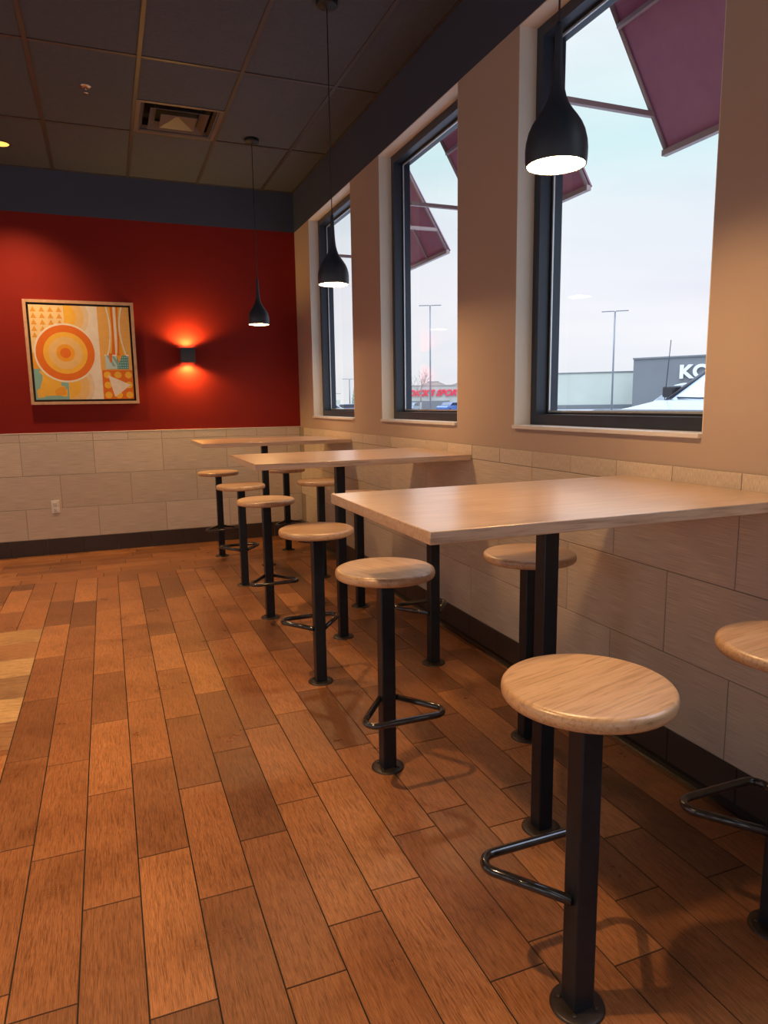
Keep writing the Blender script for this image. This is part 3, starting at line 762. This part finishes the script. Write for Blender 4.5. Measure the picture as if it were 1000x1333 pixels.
def lamp_post(loc, h, label, rz=0):
    r = tag(empty('lamp_post', (loc[0], loc[1], -0.15), rz), label, 'lamp post', 'parking lot lamp posts')
    m = MB(); m.lathe([(0.001, 0.5), (0.26, 0.5), (0.28, 0.0)], 16); m.build('base', M['concrete'], r)
    m = MB(); m.tube([(0, 0, 0.4), (0, 0, h)], 0.065, 8, r1=0.05); m.build('pole', M['pole'], r)
    for s in (-1, 1):
        m = MB(); m.box(min(0.05 * s, 0.85 * s), max(0.05 * s, 0.85 * s), -0.10, 0.10, h - 0.02, h + 0.025, 0.008); m.build('lamp_head', M['pole'], r)
lamp_post((29.95, 31.51), 7.27, 'tall double-headed parking lot lamp post seen through the closest window', -0.7)
lamp_post((21.69, 42.63), 8.78, 'tall double-headed parking lot lamp post seen through the middle window', -0.45)
lamp_post((23.94, 68.66), 4.2, 'distant parking lot lamp post seen through the farthest window', -0.3)
lamp_post((22.2, 69.3), 2.6, 'shorter distant lamp post left of the other in the farthest window', -0.3)

def bare_tree(loc, h, label, seed):
    random.seed(seed); r = tag(empty('bare_tree', (loc[0], loc[1], -0.15)), label, 'tree')
    def branch(m, p, d, ln, rad, lv):
        pts = [p]; q = p.copy(); dd = d.copy()
        for k in range(3):
            dd = (dd + Vector((random.uniform(-.18, .18), random.uniform(-.18, .18), random.uniform(0, .12)))).normalized(); q = q + dd * ln / 3; pts.append(q.copy())
        m.tube(pts, rad, 5, r1=rad * 0.55)
        if lv > 0:
            for k in range(4 if lv > 1 else 3):
                t = random.uniform(0.35, 1.0); a = random.uniform(0, 2 * PI); s = pts[min(3, int(t * 3))]
                nd = (dd * 0.9 + Vector((math.cos(a), math.sin(a), random.uniform(0.1, 0.5))) * 0.75).normalized()
                branch(m, s, nd, ln * random.uniform(0.5, 0.75), rad * 0.5, lv - 1)
    m = MB(); m.tube([(0, 0, 0), (0, 0, h * 0.3)], 0.09, 8, r1=0.07); m.build('trunk', M['bark'], r)
    m = MB(); branch(m, Vector((0, 0, h * 0.28)), Vector((0, 0, 1)), h * 0.42, 0.055, 3); m.build('branches', M['bark'], r)
bare_tree((23.1, 47.5), 5.0, 'bare leafless tree before the low stone store, seen through the middle window', 5)
def conifer(loc, h, label, seed):
    random.seed(seed); r = tag(empty('evergreen_tree', (loc[0], loc[1], -0.15)), label, 'tree')
    MB().tube([(0, 0, 0), (0, 0, h * 0.3)], 0.12, 8).build('trunk', M['bark'], r)
    m = MB()
    for k in range(7):
        z0 = h * (0.12 + 0.12 * k); rr = h * 0.22 * (1 - k / 7.5)
        pr_ = [(rr * random.uniform(.85, 1.1), z0), (rr * 0.45, z0 + h * 0.10), (0.02, z0 + h * 0.2)]
        m.lathe(pr_, 9)
    m.build('foliage', M['pine'], r)
conifer((28.4, 80.0), 3.4, 'small evergreen far off at the right side of the farthest window', 2)
conifer((24.9, 81.0), 2.9, 'small evergreen far off behind the lamp posts in the farthest window', 3)
conifer((36.2, 90.0), 4.3, 'small evergreen beside the low stone store, left side of the middle window', 4)
struct(MB().box(15, 33, 100, 101, -0.15, 1.9).build('horizon_hedge', M['storewhite']))

def car(loc, rz, paint, label, scale=1.0):
    r = tag(empty('parked_car', (loc[0], loc[1], -0.15), rz), label, 'car', 'cars in the parking lot')
    m = MB(); prof = [(-2.2, 0.35), (-2.25, 0.75), (-2.0, 0.95), (-1.0, 1.0), (2.0, 0.98), (2.25, 0.8), (2.25, 0.35)]
    m.prism(prof, 1, -0.88, 0.88, 0.05); m.prism([(-1.25, 0.98), (-0.55, 1.42), (1.1, 1.45), (1.85, 0.98)], 1, -0.76, 0.76, 0.05); m.build('body', paint, r)
    m = MB(); m.prism([(-1.08, 1.02), (-0.50, 1.37), (1.05, 1.39), (1.62, 1.02)], 1, -0.775, 0.775, 0.01); m.prism([(-1.22, 1.03), (-0.6, 1.40), (1.15, 1.42), (1.83, 1.03)], 1, -0.66, 0.66); m.build('windows', M['carglass'], r)
    for x in (-1.4, 1.4):
        for s in (-1, 1):
            m = MB(); m.lathe([(0.02, -0.09), (0.32, -0.09), (0.34, -0.05), (0.34, 0.05), (0.32, 0.09), (0.02, 0.09)], 20, cap0=True, cap1=True)
            m.build('wheel', M['tyre'], r, (x, 0.80 * s, 0.34), (PI / 2, 0, 0))
car((43.4, 82.0), 0.55, M['carblue'], 'bright blue car parked before the low stone store')
car((38.4, 84.5), 0.9, M['cargrey'], 'grey blue car parked left of the bright blue car')
car((47.6, 79.2), -0.55, M['cartan'], 'tan car parked right of the bright blue car')
car((22.9, 67.0), -0.4, M['cargrey'], 'dark car parked under the lamp post in the farthest window')
car((20.3, 66.0), -0.4, M['carwhite'], 'white car parked at the left of the farthest window')

# pickup parked nose-in just outside the closest window
def pickup():
    r = tag(empty('pickup_truck', (3.84, -0.65, -0.15)), 'white pickup truck parked nose-in outside the closest window, hood and windshield showing', 'truck')
    z = lambda q: q + 0.15
    body = [(0.0, 0.55), (0.0, z(1.02)), (0.06, z(1.14)), (0.25, z(1.19)), (1.32, z(1.33)), (3.2, z(1.36)), (5.6, z(1.32)), (5.62, 0.5)]
    m = MB(); m.prism(body, 1, -1.0, 1.0, 0.05); m.build('body', M['carwhite'], r)
    m = MB(); m.prism([(0.20, z(1.192)), (1.20, z(1.325)), (1.20, z(1.345)), (0.9, z(1.335)), (0.3, z(1.225))], 1, -0.72, 0.72, 0.008); m.build('hood_bulge', M['carwhite'], r)
    m = MB(); m.prism([(0.02, z(1.14)), (0.12, z(1.17)), (0.13, z(1.235)), (0.02, z(1.20))], 1, -0.82, 0.97, 0.004); m.build('hood_deflector', M['cartrim'], r)
    m = MB(); m.box(-0.02, 0.03, -0.72, 0.72, 0.62, z(0.98), 0.02)
    for k in range(5): m.box(-0.035, 0.0, -0.70, 0.70, 0.68 + k * 0.09, 0.71 + k * 0.09)
    m.build('grille', M['cartrim'], r)
    m = MB(); m.box(-0.12, 0.1, -1.0, 1.0, 0.38, 0.60, 0.04); m.build('bumper', M['spacer'], r)
    for s in (-1, 1):
        m = MB(); m.box(-0.015, 0.12, s * 0.85 - 0.12, s * 0.85 + 0.12, z(0.72), z(0.98), 0.02); m.build('headlight', M['windshield'], r)
    # cab
    m = MB(); m.prism([(1.98, z(1.84)), (2.25, z(1.90)), (3.3, z(1.88)), (3.3, z(1.81)), (2.0, z(1.80))], 1, -0.80, 0.80, 0.02)
    m.prism([(3.02, z(1.35)), (3.02, z(1.84)), (3.25, z(1.84)), (3.42, z(1.35))], 1, -0.86, 0.86, 0.02); m.build('cab', M['carwhite'], r)
    a0, a1 = Vector((1.32, 0.95, z(1.345))), Vector((2.02, 0.80, z(1.84)))
    for s in (-1, 1):
        m = MB(); m.tube([(a0.x, s * a0.y, a0.z), (a1.x, s * a1.y, a1.z)], 0.035, 6); m.build('windshield_pillar', M['cartrim'], r)
        m = MB(); m.prism([(1.52, z(1.37)), (2.10, z(1.79)), (2.98, z(1.79)), (2.98, z(1.37))], 1, s * 0.85 - 0.012, s * 0.85 + 0.012); m.build('side_window', M['carglass'], r)
        m = MB(); m.box(1.42, 1.58, s * 1.10 - 0.11, s * 1.10 + 0.11, z(1.37), z(1.53), 0.03); mm = m.build('side_mirror', M['cartrim'], r)
        m = MB(); m.tube([(1.55, s * 0.9, z(1.36)), (1.50, s * 1.05, z(1.40))], 0.025, 6); m.build('mirror_arm', M['cartrim'], r)
    m = MB(); m.quad((1.31, -0.95, z(1.34)), (1.31, 0.95, z(1.34)), (2.02, 0.80, z(1.84)), (2.02, -0.80, z(1.84))); o = m.build('windshield', M['windshield'], r)
    sd = o.modifiers.new('thickness', 'SOLIDIFY'); sd.thickness = 0.008
    m = MB(); m.tube([(1.26, -0.15, z(1.352)), (1.29, 0.45, z(1.358)), (1.33, 0.82, z(1.37))], 0.012, 6); m.build('wiper', M['cartrim'], r)
    m = MB(); m.tube([(1.22, 0.93, z(1.34)), (1.30, 0.95, z(2.12))], 0.006, 6); m.build('antenna', M['cartrim'], r)
    m = MB(); m.box(3.5, 5.55, -0.9, 0.9, z(1.30), z(1.37), 0.01); m.build('bed_cover', M['cartrim'], r)
    for x in (0.95, 4.55):
        for s in (-1, 1):
            m = MB(); m.lathe([(0.02, -0.13), (0.38, -0.13), (0.41, -0.08), (0.41, 0.08), (0.38, 0.13), (0.02, 0.13)], 28, cap0=True, cap1=True)
            w = m.build('wheel', M['tyre'], r, (x, 0.90 * s, 0.41), (PI / 2, 0, 0))
            m = MB(); m.lathe([(0.02, -0.135), (0.22, -0.135), (0.24, -0.12), (0.24, 0.12), (0.22, 0.135), (0.02, 0.135)], 20, cap0=True, cap1=True); m.build('rim', M['spacer'], w)
pickup()
def van():
    r = tag(empty('white_van', (18.9, 14.6, -0.15), math.radians(-42)), 'white van with dark windows parked beyond the pickup truck', 'van')
    m = MB(); m.prism([(-0.9, 0.35), (-0.9, 1.25), (-0.45, 1.5), (0.0, 2.0), (0.35, 2.08), (4.2, 2.08), (4.3, 1.9), (4.3, 0.35)], 1, -0.95, 0.95, 0.06); m.build('body', M['carwhite'], r)
    for x0, x1 in ((0.02, 0.85), (1.0, 1.9), (2.05, 3.9)):
        m = MB(); m.prism([(x0 - (0.3 if x0 < 0.5 else 0), 1.42), (x0, 1.88), (x1, 1.88), (x1, 1.42)], 1, -0.965, 0.965); m.build('side_window', M['carglass'], r)
    m = MB(); m.quad((-0.46, -0.8, 1.53), (-0.46, 0.8, 1.53), (-0.03, 0.75, 1.98), (-0.03, -0.75, 1.98)); m.build('windshield', M['carglass'], r)
    for x in (-0.1, 3.3):
        for s in (-1, 1):
            m = MB(); m.lathe([(0.02, -0.1), (0.34, -0.1), (0.36, 0), (0.34, 0.1), (0.02, 0.1)], 20, cap0=True, cap1=True); m.build('wheel', M['tyre'], r, (x, 0.87 * s, 0.36), (PI / 2, 0, 0))
van()

# ------------------------------------------------------------------ sky
wd = bpy.data.worlds.new('overcast_sky'); S.world = wd; wd.use_nodes = True
nt = wd.node_tree; bg = nt.nodes['Background']
tc = N(nt, 'ShaderNodeTexCoord'); sp = N(nt, 'ShaderNodeSeparateXYZ'); nt.links.new(tc.outputs['Generated'], sp.inputs[0])
mp = N(nt, 'ShaderNodeMapping'); mp.inputs['Scale'].default_value = (1.2, 1.2, 5.0); nt.links.new(tc.outputs['Generated'], mp.inputs[0])
nz = N(nt, 'ShaderNodeTexNoise'); nz.inputs['Scale'].default_value = 1.3; nz.inputs['Detail'].default_value = 4; nz.inputs['Distortion'].default_value = 0.5
nt.links.new(mp.outputs[0], nz.inputs[0])
base = ramp(nt, sp.outputs['Z'], [(0.0, (1.02, 1.0, 1.02)), (0.14, (0.92, 0.91, 0.99)), (0.24, (0.86, 0.90, 0.97)), (0.31, (0.72, 0.93, 0.97)), (0.42, (0.94, 0.99, 1.02)), (0.52, (1.25, 1.38, 1.55)), (0.85, (3.8, 4.5, 5.8))])
cl = ramp(nt, nz.outputs['Fac'], [(0.35, (0.92, 0.94, 0.98)), (0.65, (1.12, 1.10, 1.08))])
c = mixc(nt, 'MULTIPLY', 1.0, base, cl)
nt.links.new(c, bg.inputs[0]); bg.inputs[1].default_value = 0.86

# ------------------------------------------------------------------ camera
cam = bpy.data.cameras.new('camera'); co = bpy.data.objects.new('camera', cam); COL.objects.link(co)
cam.sensor_fit = 'HORIZONTAL'; cam.sensor_width = 36; cam.lens = 36 * 0.906114; cam.clip_end = 600; cam.clip_start = 0.05
ya, pi_, ro = (math.radians(v) for v in (21.4576, -8.9226, -0.8333))
fw = Vector((math.sin(ya) * math.cos(pi_), math.cos(ya) * math.cos(pi_), math.sin(pi_)))
rt = Vector((math.cos(ya), -math.sin(ya), 0)); up = rt.cross(fw)
r2 = rt * math.cos(ro) + up * math.sin(ro); u2 = -rt * math.sin(ro) + up * math.cos(ro)
mt = Matrix((r2, u2, -fw)).transposed().to_4x4(); mt.translation = CAM; co.matrix_world = mt
S.camera = co
S.view_settings.view_transform = 'Standard'; S.view_settings.look = 'None'; S.view_settings.exposure = 0.24; S.view_settings.gamma = 1.0
S.cycles.use_denoising = True; S.cycles.max_bounces = 8; S.cycles.diffuse_bounces = 5; S.cycles.transparent_max_bounces = 12
S.cycles.sample_clamp_indirect = 6; S.cycles.caustics_reflective = False; S.cycles.caustics_refractive = False
